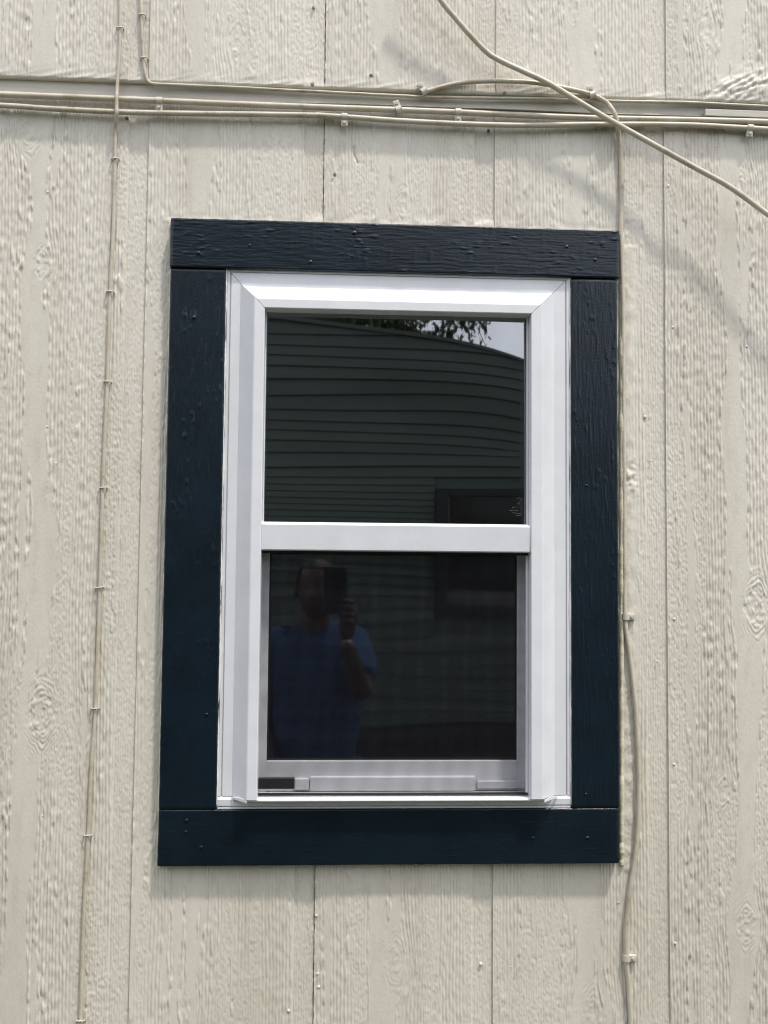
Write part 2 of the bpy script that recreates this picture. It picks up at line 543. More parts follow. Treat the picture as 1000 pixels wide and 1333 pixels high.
def strip(k, upper, parent):
    x0, x1 = EDGE[k], EDGE[k + 1]
    seen = k in (0, 1, 2, 3, 4)
    gap = 0.0009 if k == 1 else 0.0002
    du, dz = (0.0011, 0.0026) if seen else (0.004, 0.010)
    gu = x1 - GRV
    us = np.concatenate([[x0, x0 + .0004, x0 + .001], np.arange(x0 + .002, gu - .0012, du),
                         [gu - .0008, gu, gu + .0010], np.arange(gu + .002, x1 - gap - .0012, du), [x1 - gap - .0005, x1 - gap]])
    if upper:
        zt, zb = 3.40, LAP_Z
        if seen:
            zs = np.concatenate([[zb, zb + .0008, zb + .002], np.arange(zb + .004, 2.62, dz), np.arange(2.64, zt, .05), [zt]])
        else:
            zs = np.concatenate([[zb, zb + .002], np.arange(zb + .01, zt, .02), [zt]])
        base = 0.0135
    else:
        zb, zt = 0.28, LAP_Z + 0.012
        if seen:
            zs = np.concatenate([np.arange(zb, 0.82, .03), np.arange(0.82, zt, dz), [zt]])
        else:
            zs = np.concatenate([np.arange(zb, zt, .02), [zt]])
        base = 0.0
    X, Z = np.meshgrid(us, zs)
    h, fine, stip = siding_height(X, Z, k, upper)
    if k in (1, 2):                                           # ragged painted-over seam
        rag = .0006 * perlin(Z / .012, Z * 0 + k, 21) + .0003 * perlin(Z / .004, Z * 0 + k, 22)
        X = X + rag * ((X > x1 - gap - .0008) if k == 1 else (X < x0 + .0005))
    g = sstep(gu - .0008, gu + .0010, X)                       # recessed band
    hg = 0.0008 * (0.55 * stip + 0.9 * fine)
    H = h * (1 - g) + (hg - 0.0024) * g
    H = H + 0.0012 * perlin(X / .35, Z / .5, 3)                # panels are a little wavy
    if k == 1 or k == 2:
        # worn seam edge with chips
        s = np.exp(-((X - (x1 if k == 1 else x0)) / .004) ** 2)
        H = H - 0.0010 * s * (perlin(X / .01, Z / .02, 8) > .1)
    if upper:
        ed = np.exp(-((Z - zb) / .014) ** 2)
        H = H * (1 - .6 * ed) + 0.0016 * ed * np.clip(perlin(X / .045, (Z - .25 * X) / .007, 9) + .2, 0, 1) * sstep(0, .004, Z - zb)
        H = H - 0.0016 * sstep(.0022, 0, Z - zb)
        if k == 4:                                            # smeared filler above the lap
            c = W(965, 118)
            mk = np.exp(-((X - c.x) / .055) ** 2 - ((Z - c.z - .25 * (X - c.x)) / .022) ** 2)
            H = H * (1 - .8 * mk) + mk * (0.004 + 0.0045 * perlin((X + Z) / .030, (Z - .55 * X) / .008, 12) + .0015 * perlin(X / .01, Z / .006, 13))
    else:
        # paint and filler built up round the trim
        for (ax, az, bx, bz) in ((W(219, 284).x, W(222, 284).z, W(806, 300).x, W(222, 284).z), (W(815, 300).x, W(810, 300).z, W(815, 300).x, W(810, 1120).z)):
            hor = abs(bx - ax) > abs(bz - az)
            dd = (Z - az) if hor else (X - ax)
            inside = ((X > ax - .01) & (X < bx + .01)) if hor else ((Z < az + .02) & (Z > bz - .02))
            ww = np.exp(-(dd / .009) ** 2) * inside
            H = H * (1 - .75 * ww) + ww * 0.0016 * np.clip(.5 + perlin(X / .02, Z / .02, 14) + .4 * perlin(X / .006, Z / .006, 15), 0, 2)
        c = W(822, 640)                                       # filler ridge running down beside the trim on the right
        ww = np.exp(-((X - c.x) / .010) ** 2) * ((Z < W(820, 320).z) & (Z > W(820, 900).z))
        H = H * (1 - .7 * ww) + ww * (0.0016 + .0008 * perlin(X / .012, Z / .02, 16))
        c = W(822, 625)
        ww = np.exp(-((X - c.x) / .010) ** 2 - ((Z - c.z) / .03) ** 2)
        H = H + ww * 0.003 * perlin(X / .010, Z / .008, 17)
    if k == 2 and not upper:                                  # scratch in the paint
        p_, q_ = W(460, 191), W(466, 213)
        t_ = np.clip((p_.z - Z) / (p_.z - q_.z), 0, 1)
        sx_ = p_.x + (q_.x - p_.x) * t_ ** 2
        H = H - .0022 * np.exp(-((X - sx_) / .0016) ** 2) * ((Z < p_.z) & (Z > q_.z))
    Y = -(base + H)
    ny, nx = X.shape
    V = np.stack([X, Y, Z], -1).reshape(-1, 3)
    idx = np.arange(nx * ny).reshape(ny, nx)
    F = np.stack([idx[:-1, :-1], idx[:-1, 1:], idx[1:, 1:], idx[1:, :-1]], -1).reshape(-1, 4)
    if not upper:
        cxm = (X[:-1, :-1] + X[1:, 1:]).ravel() / 2
        czm = (Z[:-1, :-1] + Z[1:, 1:]).ravel() / 2
        hole = (cxm > FR['x0'] + .02) & (cxm < FR['x1'] - .02) & (czm > FR['z0'] + .02) & (czm < FR['z1'] - .02)
        F = F[~hole]
    back = 0.0085 if not upper else -0.0030
    parts_v, parts_f = [V], [F]
    off = len(V)
    borders = [idx[:, 0][::-1], idx[:, -1]]
    if upper:
        borders.append(idx[0, :])
    for b_ in borders:
        bx_, bz_ = V[b_][:, 0], V[b_][:, 2]
        if not upper:                                         # no joint walls across the window hole
            inh = (bx_ > FR['x0'] + .02) & (bx_ < FR['x1'] - .02) & (bz_ > FR['z0'] + .02) & (bz_ < FR['z1'] - .02)
        else:
            inh = np.zeros(len(b_), dtype=bool)
        bv = V[b_].copy()
        top = V[b_].copy()
        bv[:, 1] = back
        n = len(b_)
        parts_v += [top, bv]
        a = np.arange(n - 1)
        a = a[~(inh[:-1] | inh[1:])]
        parts_f.append(np.stack([off + a + 1, off + a, off + n + a, off + n + a + 1], -1))
        off += 2 * n
    o = np_mesh('siding_panel', np.concatenate(parts_v), np.concatenate(parts_f), M['wall'], parent)
    return o


wall = empty('house_wall', (0.1, 0, 0))
tag(wall, 'cream painted wood-grain siding wall with vertical grooves around the window', 'wall')
PANELS = {}
for k in range(-3, 8):
    PANELS[(k, 0)] = strip(k, False, wall)
    PANELS[(k, 1)] = strip(k, True, wall)
# dark sheathing behind the joints, with the window hole
sh = bmesh.new()
XL, XR = EDGE[-3], EDGE[8]
hx0, hx1, hz0, hz1 = FR['x0'] + .015, FR['x1'] - .015, FR['z0'] + .008, FR['z1'] - .015
add_box(sh, (XL, .010, .2), (hx0, .10, 3.4))
add_box(sh, (hx1, .010, .2), (XR, .10, 3.4))
add_box(sh, (hx0, .010, .2), (hx1, .10, hz0))
add_box(sh, (hx0, .010, hz1), (hx1, .10, 3.4))
bm_obj('sheathing', sh, M['dark_sheath'], wall)
fm = paint('grey_foundation', (0.28, 0.27, 0.25), 0.9, 0.15, 5.0, 60.0, 0.003)
box('foundation', (XL, -.004, -.2), (XR, .12, .275), fm, wall, .004)
ef = bmesh.new()
add_box(ef, (XL, -.03, 3.405), (XR, .12, 3.60), .004)
bm_obj('fascia_board', ef, M['navy'], wall)

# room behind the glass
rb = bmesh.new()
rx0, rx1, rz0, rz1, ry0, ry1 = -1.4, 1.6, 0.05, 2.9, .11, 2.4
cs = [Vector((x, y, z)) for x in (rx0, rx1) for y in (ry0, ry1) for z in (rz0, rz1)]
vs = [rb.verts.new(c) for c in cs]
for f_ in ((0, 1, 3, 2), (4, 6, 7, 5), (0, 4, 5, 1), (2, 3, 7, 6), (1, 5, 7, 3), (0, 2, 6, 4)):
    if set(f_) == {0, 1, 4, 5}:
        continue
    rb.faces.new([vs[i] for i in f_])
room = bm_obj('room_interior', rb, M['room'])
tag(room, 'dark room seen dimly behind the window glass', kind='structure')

# nail heads and chips on the panels: sub-parts of their panel
nb = bmesh.new()
bmesh.ops.create_uvsphere(nb, u_segments=10, v_segments=6, radius=0.0042)
for v in nb.verts:
    v.co.y *= 0.45
nail_me = bpy.data.meshes.new('nail_head')
nb.to_mesh(nail_me)
nb.free()
nail_me.materials.append(M['wall'])
nail_me.polygons.foreach_set('use_smooth', [True] * len(nail_me.polygons))
hb = bmesh.new()
bmesh.ops.create_cone(hb, cap_ends=True, segments=10, radius1=0.0028, radius2=0.0024, depth=0.002,
                      matrix=Matrix.Rotation(math.pi / 2, 4, 'X'))
hole_me = bpy.data.meshes.new('rusty_nail_head')
hb.to_mesh(hole_me)
hb.free()
hole_me.materials.append(M['steel'])


def on_panel(px, py, me, name, d=0.0012, s=1.0):
    p = W(px, py)
    upper = p.z > LAP_Z
    k = max(i for i in EDGE if EDGE[i] <= p.x)
    base = 0.0135 if upper else 0.0
    p = W(px, py, base + d)
    o = bpy.data.objects.new(name, me)
    C.objects.link(o)
    o.location = p
    o.scale = (s, s, s)
    o.rotation_euler = (random.uniform(-.2, .2), random.uniform(0, 6), random.uniform(-.2, .2))
    place(o, PANELS[(k, 1 if upper else 0)])
    return o


for (x, y, s) in ((812, 403, 1.3), (840, 543, 1.3), (876, 426, 1), (972, 451, 1.1), (878, 806, 1.1), (856, 861, .9), (878, 995, 1), (879, 1228, 1), (626, 1255, 1.3),
                  (666, 1259, .8), (376, 1316, 1.3), (62, 555, 1.2), (72, 603, 1.1), (55, 1062, .9), (57, 1100, .9), (415, 1285, 1.2), (412, 1192, 1.1), (414, 1268, 1.2),
                  (433, 232, 1), (813, 440, .8), (870, 242, 1.3), (935, 190, 1), (805, 1175, .8), (848, 600, .8), (690, 205, .9), (62, 250, 1)):
    on_panel(x, y, nail_me, 'nail_head', 0.0008, s * .55)
for (x, y) in ((483, 98), (407, 109), (657, 121), (636, 170), (436, 227), (165, 154), (955, 142), (408, 10)):
    on_panel(x, y, hole_me, 'nail_head', 0.0011)

# ------------------------------------------------------------------ flashing along the lap
fz1 = LAP_Z
flash = bmesh.new()
n = 90
xs = np.linspace(XL, XR, n)
prof = [(0.0020, .004), (0.0060, .004), (0.0054, -.014), (0.0060, -.0205), (0.0078, -.0225), (0.0066, -.0232), (0.002, -.0215)]
rows = []
for x in xs:
    wv = 0.0006 * math.sin(x * 9) + 0.0004 * math.sin(x * 23 + 1)
    rows.append([flash.verts.new((x, -d - wv * .5, fz1 + z + wv)) for d, z in prof])
for i in range(n - 1):
    for j in range(len(prof) - 1):
        flash.faces.new((rows[i][j], rows[i][j + 1], rows[i + 1][j + 1], rows[i + 1][j]))
fl = bm_obj('lap_flashing', flash, M['flash'])
tag(fl, 'long thin cream metal flashing strip along the horizontal siding lap', 'flashing')
a = W(918, 141, .014)
b2 = bmesh.new()
add_box(b2, (a.x, -.0150, a.z - .0125), (XR, -.0100, a.z - .001), .0008)
fo = bm_obj('flashing_piece', b2, M['flash'])
tag(fo, 'short overlapping flashing piece at the right end of the siding lap', 'flashing')

# ------------------------------------------------------------------ cables


def clip_mesh(rad):
    """clip for a cable along x: a strap round it and a tab with a nail below"""
    bm = bmesh.new()
    n_ = 12
    wv = .0048
    r0, r1 = rad + .0003, rad + .0018
    ring = []
    for i in range(n_ + 1):
        t = math.radians(-75 + 255 * i / n_)
        c_, s_ = math.cos(t), math.sin(t)
        ring.append([bm.verts.new((sx * wv, -c_ * r, s_ * r)) for sx in (-1, 1) for r in (r0, r1)])
    for i in range(n_):
        A, B = ring[i], ring[i + 1]
        for (p, q_) in ((1, 3), (3, 2), (2, 0), (0, 1)):
            bm.faces.new((A[p], A[q_], B[q_], B[p]))
    bm.faces.new((ring[0][0], ring[0][1], ring[0][3], ring[0][2]))
    bm.faces.new((ring[-1][0], ring[-1][2], ring[-1][3], ring[-1][1]))
    add_box(bm, (-.0052, -rad * .45, -rad - .0115), (.0052, rad * .9, -rad * .75), .0012)
    me = bpy.data.meshes.new('cable_clip')
    bmesh.ops.recalc_face_normals(bm, faces=bm.faces)
    bm.to_mesh(me)
    bm.free()
    me.materials.append(M['flash'])
    bn = bmesh.new()
    bmesh.ops.create_cone(bn, cap_ends=True, segments=10, radius1=.0030, radius2=.0024, depth=.003,
                          matrix=Matrix.Rotation(math.pi / 2, 4, 'X'))
    mn = bpy.data.meshes.new('clip_nail')
    bn.to_mesh(mn)
    bn.free()
    mn.materials.append(M['cable'])
    return me, mn


def add_clip(cable, px, py, d, rad, rot=0.0):
    me, mn = clip_mesh(rad)
    o = bpy.data.objects.new('cable_clip', me)
    C.objects.link(o)
    o.location = W(px, py, d)
    o.rotation_euler = (0, rot, 0)
    place(o, cable)
    nl = bpy.data.objects.new('nail', mn)
    C.objects.link(nl)
    nl.parent = o
    nl.location = (0, -rad * .45 - .001, -rad - .006)
    return o


def add_staple(cable, px, py, d, rad, rot=0.0, s=1.0):
    """metal staple across an upright wire"""
    bm = bmesh.new()
    w = rad + .0028
    pth = [Vector((-w, d, 0)), Vector((-w, -rad * .7, 0)), Vector((-w * .75, -rad - .0011, 0)), Vector((w * .75, -rad - .0011, 0)), Vector((w, -rad * .7, 0)), Vector((w, d, 0))]
    add_tube(bm, pth, .00105 * s, 6)
    o = bm_obj('staple', bm, M['flash'], None, True)
    o.location = W(px, py, d)
    o.rotation_euler = (0, rot, 0)
    return place(o, cable)


def cable(name, pts, rad, label, seg=10, cat='cable', jit=0.0):
    path = spline([W(*p) for p in pts], 8)
    if jit:
        path = [p + Vector((random.uniform(-jit, jit), random.uniform(-jit, jit) * .3, random.uniform(-jit, jit))) for p in path]
    o = tube(name, path, rad, M['cable'], None, seg)
    return tag(o, label, cat)


UD = .0135                                     # face of the upper panels
c1 = cable('thin_wire', [(157.5, -60, UD + .003), (157, 0, UD + .003), (156, 60, UD + .003), (153.5, 100, UD + .003), (152.5, 116, UD + .004), (152, 126, .0205), (152, 138, .0205),
                         (152, 147, .0205), (151, 158, .014), (150, 172, .006), (150, 207, .004), (147.5, 300, .004), (143.5, 380, .004), (140, 497, .004), (137, 560, .004), (134, 635, .004),
                         (130, 765, .004), (124.5, 922, .004), (119, 1000, .004), (115, 1087, .004), (109, 1200, .004), (105, 1330, .004), (103, 1400, .004), (98, 1600, .004), (84, 1900, .004), (72, 2100, .004)],
           .0029, 'thin cream wire running full height down the wall left of the window', 8, 'wire')
for (x, y) in ((150, 207), (143.5, 380), (140, 497), (134.5, 635), (129, 765), (124, 922), (114.5, 1087), (105, 1328)):
    add_staple(c1, x, y, .004, .0029, random.uniform(-.15, .15), 1.1)
add_staple(c1, 156.5, 37, UD + .003, .0029)

c2 = cable('thin_wire', [(182, -60, UD + .003), (184, 0, UD + .003), (185, 40, UD + .003), (187, 75, UD + .003), (189, 95, UD + .003), (193, 105.5, UD + .003), (201, 109, UD + .002), (230, 110.5, UD + .001),
                         (300, 113.5, UD), (420, 119.5, UD), (540, 125.5, UD), (600, 127, UD), (700, 128.5, UD), (760, 130, UD), (800, 131.5, UD + .002), (850, 132.5, UD + .002), (900, 133.5, UD + .001), (1000, 138.5, UD), (1100, 143, UD), (1300, 150, UD)],
           .0026, 'thin cream wire turning a corner and following the lower edge of the upper panels', 8, 'wire', 0.0002)
add_staple(c2, 185, 20, UD + .003, .0027)
add_staple(c2, 187.5, 76, UD + .003, .0027)

c3 = cable('cable', [(-200, 116, .0128), (0, 123, .0128), (150, 128.5, .0128), (207, 131, .0128), (300, 135, .0128), (420, 139.5, .0128), (519, 143, .0128), (596, 146, .0128), (680, 150, .0128), (760, 153, .0128), (820, 154.5, .0128), (900, 156, .0128), (1000, 158.5, .0128), (1200, 165, .0128)],
           .0048, 'upper of the two long cream cables running side by side along the siding lap')
add_clip(c3, 207.5, 131.5, .014, .0048)
add_clip(c3, 596.5, 146.2, .0135, .0048)
add_clip(c3, 519, 143.2, .0135, .0048, 2.8)
c4 = cable('cable', [(-200, 128, .0135), (0, 137, .0135), (60, 141, .0135), (150, 145.5, .0135), (240, 147.5, .0135), (330, 148.5, .0135), (410, 150, .0135), (448, 152, .0135), (520, 157, .0135), (600, 161, .0135), (680, 163, .0135), (760, 162, .0135), (830, 161.5, .0135), (900, 162.5, .0135), (975, 166.5, .0135), (1050, 171, .0135), (1200, 178, .0135)],
           .0043, 'lower of the two long cream cables running side by side along the siding lap')
add_clip(c4, 448.5, 152, .0135, .0043)
add_clip(c4, 976.5, 166.5, .0135, .0043, .08)
# short spare tail beside the clip
t1 = cable('cable', [(398, 150.5, .013), (415, 147.2, .013), (428, 145.6, .012), (439, 147.3, .009)], .0022, 'short cut cable tail sticking up beside a clip over the middle seam', 8)

c5 = cable('cable', [(551, 119.5, UD + .005), (560, 117.5, UD + .005), (590, 109.5, UD + .006), (620, 106, UD + .007), (660, 105.5, UD + .008), (700, 108, UD + .009), (740, 115.5, UD + .008), (770, 123, UD + .006), (788, 132, UD + .006), (797, 142, .0235), (802, 153, .0235), (804.5, 165, .019), (806, 180, .009),
                     (808.5, 210, .006), (809.5, 260, .0055), (808.5, 300, .0055), (809.5, 340, .005), (811, 400, .004), (811.5, 500, .0035), (812.5, 620, .0035), (813, 720, .0035), (813.5, 790, .004), (814.5, 815, .0055),
                     (819.5, 850, .0055), (825.5, 900, .0055), (830, 960, .0055), (832, 1020, .0055), (830.5, 1080, .006), (826.5, 1120, .006), (820, 1165, .0055), (815.5, 1210, .0055), (815.5, 1247, .0055), (819, 1290, .0055), (821.5, 1340, .0055), (823, 1420, .0055), (823, 1600, .0055), (822, 1900, .0055), (822, 2100, .0055)],
           .0038, 'cream cable looping over the lap then hanging down beside the right trim board')
add_clip(c5, 788, 160, .008, .0040, 1.2)
add_clip(c5, 814.2, 803, .0048, .0044, -1.55)
add_clip(c5, 815.6, 1247, .0055, .0044, -1.5)
add_clip(c5, 552, 119, UD + .005, .0042, 2.6)
add_clip(c5, 771, 123.5, UD + .006, .0042, 2.9)

c6 = cable('cable', [(530, -60, .055), (574, 0, .047), (592, 22, .043), (612, 45, .040), (632, 66, .037), (648, 77, .036), (680, 92, .035), (712, 107, .035), (760, 136, .035), (806, 163, .036), (860, 193, .039), (905, 218, .042), (950, 243, .046), (1000, 279, .052), (1040, 308, .058), (1150, 380, .08)],
           .0046, 'thick cream cable crossing the upper right of the wall diagonally, clear of the siding')

# ------------------------------------------------------------------ navy trim boards
def trim_board(x0, x1, z0, z1, d, horizontal, seed, parent, rough):
    nx = max(8, int((x1 - x0) / (.0030 if horizontal else .0011)))
    nz = max(8, int((z1 - z0) / (.0011 if horizontal else .0030)))
    xs, zs = np.linspace(0, 1, nx), np.linspace(0, 1, nz)
    U, Vv = np.meshgrid(xs, zs)
    X, Z = x0 + U * (x1 - x0), z0 + Vv * (z1 - z0)
    if horizontal:
        L, T = X, Z
    else:
        L, T = Z, X
    g = perlin(T / .0034 + .5 * perlin(L / .06, T / .02, seed), L / .045, seed + 1) + .8 * perlin(T / .0022, L / .020, seed + 2)
    chips = sstep(.38, .62, perlin(T / .006, L / .012, seed + 3)) * sstep(-.1, .35, perlin(T / .03, L / .08, seed + 4))
    drips = sstep(.45, .6, perlin(X / .006, Z / .05, seed + 5)) * .6
    H = rough * (0.00028 * g + 0.0009 * chips) + 0.0005 * drips + .0008 * perlin(L / .3, T / .1, seed + 6)
    ex = np.minimum(X - x0, x1 - X)
    ez = np.minimum(Z - z0, z1 - Z)
    r = .0022
    H = H - r * (1 - np.sqrt(np.clip(1 - (1 - np.clip(ex / r, 0, 1)) ** 2, 0, 1))) - r * (1 - np.sqrt(np.clip(1 - (1 - np.clip(ez / r, 0, 1)) ** 2, 0, 1)))
    X = X + (U == 0) * (-.0006 * np.abs(perlin(X * 0, Z / .02, seed))) + (U == 1) * (.0006 * np.abs(perlin(X * 0, Z / .02, seed + 1)))
    Z = Z + (Vv == 0) * (-.0006 * np.abs(perlin(X / .02, Z * 0, seed))) + (Vv == 1) * (.0008 * np.abs(perlin(X / .02, Z * 0, seed + 1)))
    Y = -(d + H)
    V = np.stack([X, Y, Z], -1).reshape(-1, 3)
    idx = np.arange(nx * nz).reshape(nz, nx)
    F = [np.stack([idx[:-1, :-1], idx[:-1, 1:], idx[1:, 1:], idx[1:, :-1]], -1).reshape(-1, 4)]
    PV = [V]
    off = len(V)
    for b_ in (idx[0, :], idx[:, -1], idx[-1, :][::-1], idx[:, 0][::-1]):
        t_ = V[b_].copy()
        q_ = t_.copy()
        q_[:, 1] = 0.0045
        nn = len(b_)
        PV += [t_, q_]
        a_ = np.arange(nn - 1)
        F.append(np.stack([off + a_ + 1, off + a_, off + nn + a_, off + nn + a_ + 1], -1))
        off += 2 * nn
    return np_mesh('trim_board', np.concatenate(PV), np.concatenate(F), M['navy'], parent)


trim = empty('window_trim', (W(505, 1127).x, 0, W(505, 1127).z))
tag(trim, 'dark navy painted wood boards framing the white window', 'window trim')
D = TRIM_D
hz_t = (W(222, 283, D).z + W(806, 301, D).z) / 2
hz_b = (W(222, 346, D).z + W(806, 364, D).z) / 2
bz_t = (W(207, 1055, D).z + W(806, 1052, D).z) / 2
bz_b = (W(205, 1129, D).z + W(806, 1124, D).z) / 2
lx0 = (W(219.5, 346, D).x + W(209, 1055, D).x) / 2
rx1_ = (W(804, 366, D).x + W(806.5, 1050, D).x) / 2
li, ri = FR['x0'] + .003, FR['x1'] - .003
head_b = trim_board(W(222, 315, D).x, W(806.3, 330, D).x, hz_b, hz_t, D + .003, True, 20, trim, .8)
left_b = trim_board(lx0, li - .004, bz_t + .0004, hz_b - .0006, D, False, 27, trim, .75)
right_b = trim_board(ri + .004, rx1_, bz_t + .0004, hz_b - .0016, D, False, 34, trim, .65)
bot_b = trim_board(W(205.5, 1090, D).x, W(806.5, 1090, D).x, bz_b, bz_t, D - .0008, True, 41, trim, .55)
head_b['label'] = 'top trim board with rough horizontal grain'
for (x, y, bd, dd, s) in ((461, 303, head_b, .0235, 1.5), (404, 341, head_b, .0235, 1.3), (258, 329, head_b, .0235, 1.1), (325, 319, head_b, .0235, .9), (252, 413, left_b, .0205, 1.2),
                          (269, 930, left_b, .0205, .9), (243, 1068, bot_b, 0.0198, 1), (262, 1103, bot_b, .0198, 1), (242, 1083, bot_b, .0198, .8), (694, 1091, bot_b, .0198, .9), (765, 1091, bot_b, .0198, 1.1),
                          (763, 1034, right_b, .0205, .8), (764, 632, right_b, .0205, .8), (738, 321, head_b, .0235, 1), (775, 338, head_b, .0235, 1)):
    nm = nail_me.copy() if 'navy_nail' not in bpy.data.meshes else bpy.data.meshes['navy_nail']
    if nm.name != 'navy_nail':
        nm.name = 'navy_nail'
        nm.materials.clear()
        nm.materials.append(M['navy'])
    o = bpy.data.objects.new('nail_head', nm)
    C.objects.link(o)
    o.location = W(x, y, dd)
    o.scale = (s * .75, s * .6, s * .6)
    place(o, bd)


def bead(name, pts, rad, mat, parent, amp=.35, seg=8, n=14):
    path = spline(pts, n)
    rr = []
    for i, p in enumerate(path):
        f_ = 1 + amp * math.sin(i * .37 + p.x * 40) * math.sin(i * .11 + 2) + random.uniform(-amp, amp) * .35
        rr.append(rad * f_)
    return tube(name, path, rr, mat, parent, seg)


bead('caulk_bead', [W(809.3, y, .002) for y in (303, 360, 430, 520, 620, 720, 800, 900, 1000, 1090, 1126)], .0040, M['caulk'], trim, .3, 8, 24)
bead('caulk_bead', [Vector((x, -.002, hz_t + .0015)) for x in np.linspace(W(224, 300).x, W(800, 300).x, 14)], .0036, M['wall'], trim, .5, 8, 14)
bead('caulk_bead', [Vector((lx0 - .001, -.001, z)) for z in np.linspace(hz_b, bz_b + .03, 14)], .0028, M['wall'], trim, .5, 8, 14)

# ------------------------------------------------------------------ the white vinyl window
win = empty('window', ((FR['x0'] + FR['x1']) / 2, 0, FR['z0']))
tag(win, 'white vinyl single-hung window with insect screen over its lower half', 'window')
x0, x1, z0, z1 = FR['x0'], FR['x1'], FR['z0'], FR['z1']
LIP = .042
ox0, ox1 = (W(346, 404, LIP).x + W(333.5, 1030, LIP).x) / 2, (W(691.5, 411, LIP).x + W(692, 1030, LIP).x) / 2
oz1 = (W(346, 400.5, LIP).z + W(691, 408.3, LIP).z) / 2
oz0 = W(510, 1036.5, .035).z


def sweep(name, prof, a, b, inward, m0, m1, mat, parent, smooth=False):
    """profile points (offset towards the opening, distance in front of wall) swept from a to b; m0, m1: mitre slope at the ends"""
    bm = bmesh.new()
    ax = (b - a).normalized()
    rows_ = []
    for (end, base, m_, sg) in ((0, a, m0, 1), (1, b, m1, -1)):
        rows_.append([bm.verts.new(base + inward * o_ + ax * (sg * m_ * o_) + Vector((0, -d_, 0))) for o_, d_ in prof])
    nn = len(prof)
    for j in range(nn):
        bm.faces.new((rows_[0][j], rows_[0][(j + 1) % nn], rows_[1][(j + 1) % nn], rows_[1][j]))
    bm.faces.new(rows_[0])
    bm.faces.new(rows_[1][::-1])
    return bm_obj(name, bm, mat, parent, smooth)


wl_, wr_, wt_ = ox0 - x0, x1 - ox1, z1 - oz1


def fprof(w, f1, f2):
    return [(0, .004), (0, .0135), (.0012, .0150), (.0050, .0150), (.0056, .0120), (.0068, .0120), (.0074, .0148), (f1, .0150),
            (f2 - .0015, .0402), (f2, LIP - .0005), (f2 + .0014, LIP), (w - .0012, LIP), (w - .0002, LIP - .0008), (w, LIP - .0025), (w, -.055), (.02, -.055), (.02, .004)]


PL = fprof(wl_, W(314, 522, .015).x - W(297, 522).x, W(332.8, 522, .040).x - W(297, 522).x)
PR = fprof(wr_, W(737.5, 522).x - W(720, 522, .015).x, W(737.5, 522).x - W(704.5, 522, .040).x)
PH = fprof(wt_, z1 - W(520, 377.5, .015).z, z1 - W(520, 392.5, .040).z)
SILL_TOP = z0 + .0200
EX, EZ = Vector((1, 0, 0)), Vector((0, 0, 1))
jl = sweep('frame_jamb', PL, Vector((x0, 0, SILL_TOP)), Vector((x0, 0, z1 - .0004)), EX, 0, wt_ / wl_, M['vinyl'], win)
jr = sweep('frame_jamb', PR, Vector((x1, 0, SILL_TOP)), Vector((x1, 0, z1 - .0004)), -EX, 0, wt_ / wr_, M['vinyl'], win)
hd = sweep('frame_head', PH, Vector((x0 + .0004, 0, z1)), Vector((x1 - .0004, 0, z1)), -EZ, wl_ / wt_, wr_ / wt_, M['vinyl'], win)
sp_ = [(0, .004), (0, .0135), (.0010, .0155), (.0036, .0155), (.0042, .0120), (.0052, .0120), (.0058, .0160), (.0150, .0165), (.0198, .0140), (.0198, -.055), (.004, -.055), (.004, .004)]
sl = sweep('frame_sill', sp_, Vector((x0 + .0003, 0, z0)), Vector((x1 - .0003, 0, z0)), EZ, 0, 0, M['vinyl'], win)
np_ = [(.0152, .0130), (.0155, .0345), (.0162, .0362), (.0174, .0370), (.0190, .0366), (.0204, .0350), (.0209, .0325), (.0199, .0130)]
sweep('sill_nose', np_, Vector((W(318, 1040, .03).x, 0, z0)), Vector((W(706, 1040, .03).x, 0, z0)), EZ, 0, 0, M['vinyl'], win)
tp_ = [(.0199, .0128), (.0204, .0128), (.0216, -.004), (.0222, -.055), (.0199, -.055)]
sweep('sill_top', tp_, Vector((ox0 + .0002, 0, z0)), Vector((ox1 - .0002, 0, z0)), EZ, 0, 0, M['vinyl'], win)
# little curled flaps where the jamb bevel meets the sill
for sg, xx in ((1, x0 + .022), (-1, x1 - .022)):
    pts = []
    bm = bmesh.new()
    for i in range(9):
        t = i / 8
        pts.append((Vector((xx + sg * .026 * t, -(.0182 + .025 * t), SILL_TOP + .0016 * math.sin(t * 3.4) - .0008)), Vector((xx + sg * .026 * t, -(.0182 + .025 * t), SILL_TOP - .0026 - .0022 * t))))
    va = [bm.verts.new(p) for p, q_ in pts]
    vb = [bm.verts.new(q_) for p, q_ in pts]
    vc = [bm.verts.new(p + Vector((0, .002, 0))) for p, q_ in pts]
    vd = [bm.verts.new(q_ + Vector((0, .002, 0))) for p, q_ in pts]
    for i in range(8):
        bm.faces.new((va[i], va[i + 1], vb[i + 1], vb[i]))
        bm.faces.new((vc[i + 1], vc[i], vd[i], vd[i + 1]))
        bm.faces.new((va[i + 1], va[i], vc[i], vc[i + 1]))
        bm.faces.new((vb[i], vb[i + 1], vd[i + 1], vd[i]))
    bm_obj('jamb_flap', bm, M['vinyl'], win)

# meeting rail
rz1_ = (W(342, 678.5, .039).z + W(692, 683, .039).z) / 2
rz0_ = (W(342, 716.5, .039).z + W(692, 719.5, .039).z) / 2
rp = [(0, -.02), (0, .035), (.0008, .037), (.002, .038), (.0068 + (rz1_ - rz0_) - .012, .0395), (rz1_ - rz0_ - .0045, .0395), (rz1_ - rz0_ - .0008, .0345), (rz1_ - rz0_, .032), (rz1_ - rz0_, -.02)]
mr = sweep('meeting_rail', rp, Vector((ox0 + .0002, 0, rz0_)), Vector((ox1 - .0002, 0, rz0_)), EZ, 0, 0, M['vinyl'], win)

# upper sash: thin sash edge, glass
UG = -.002                                    # glass plane (y = +0.002)


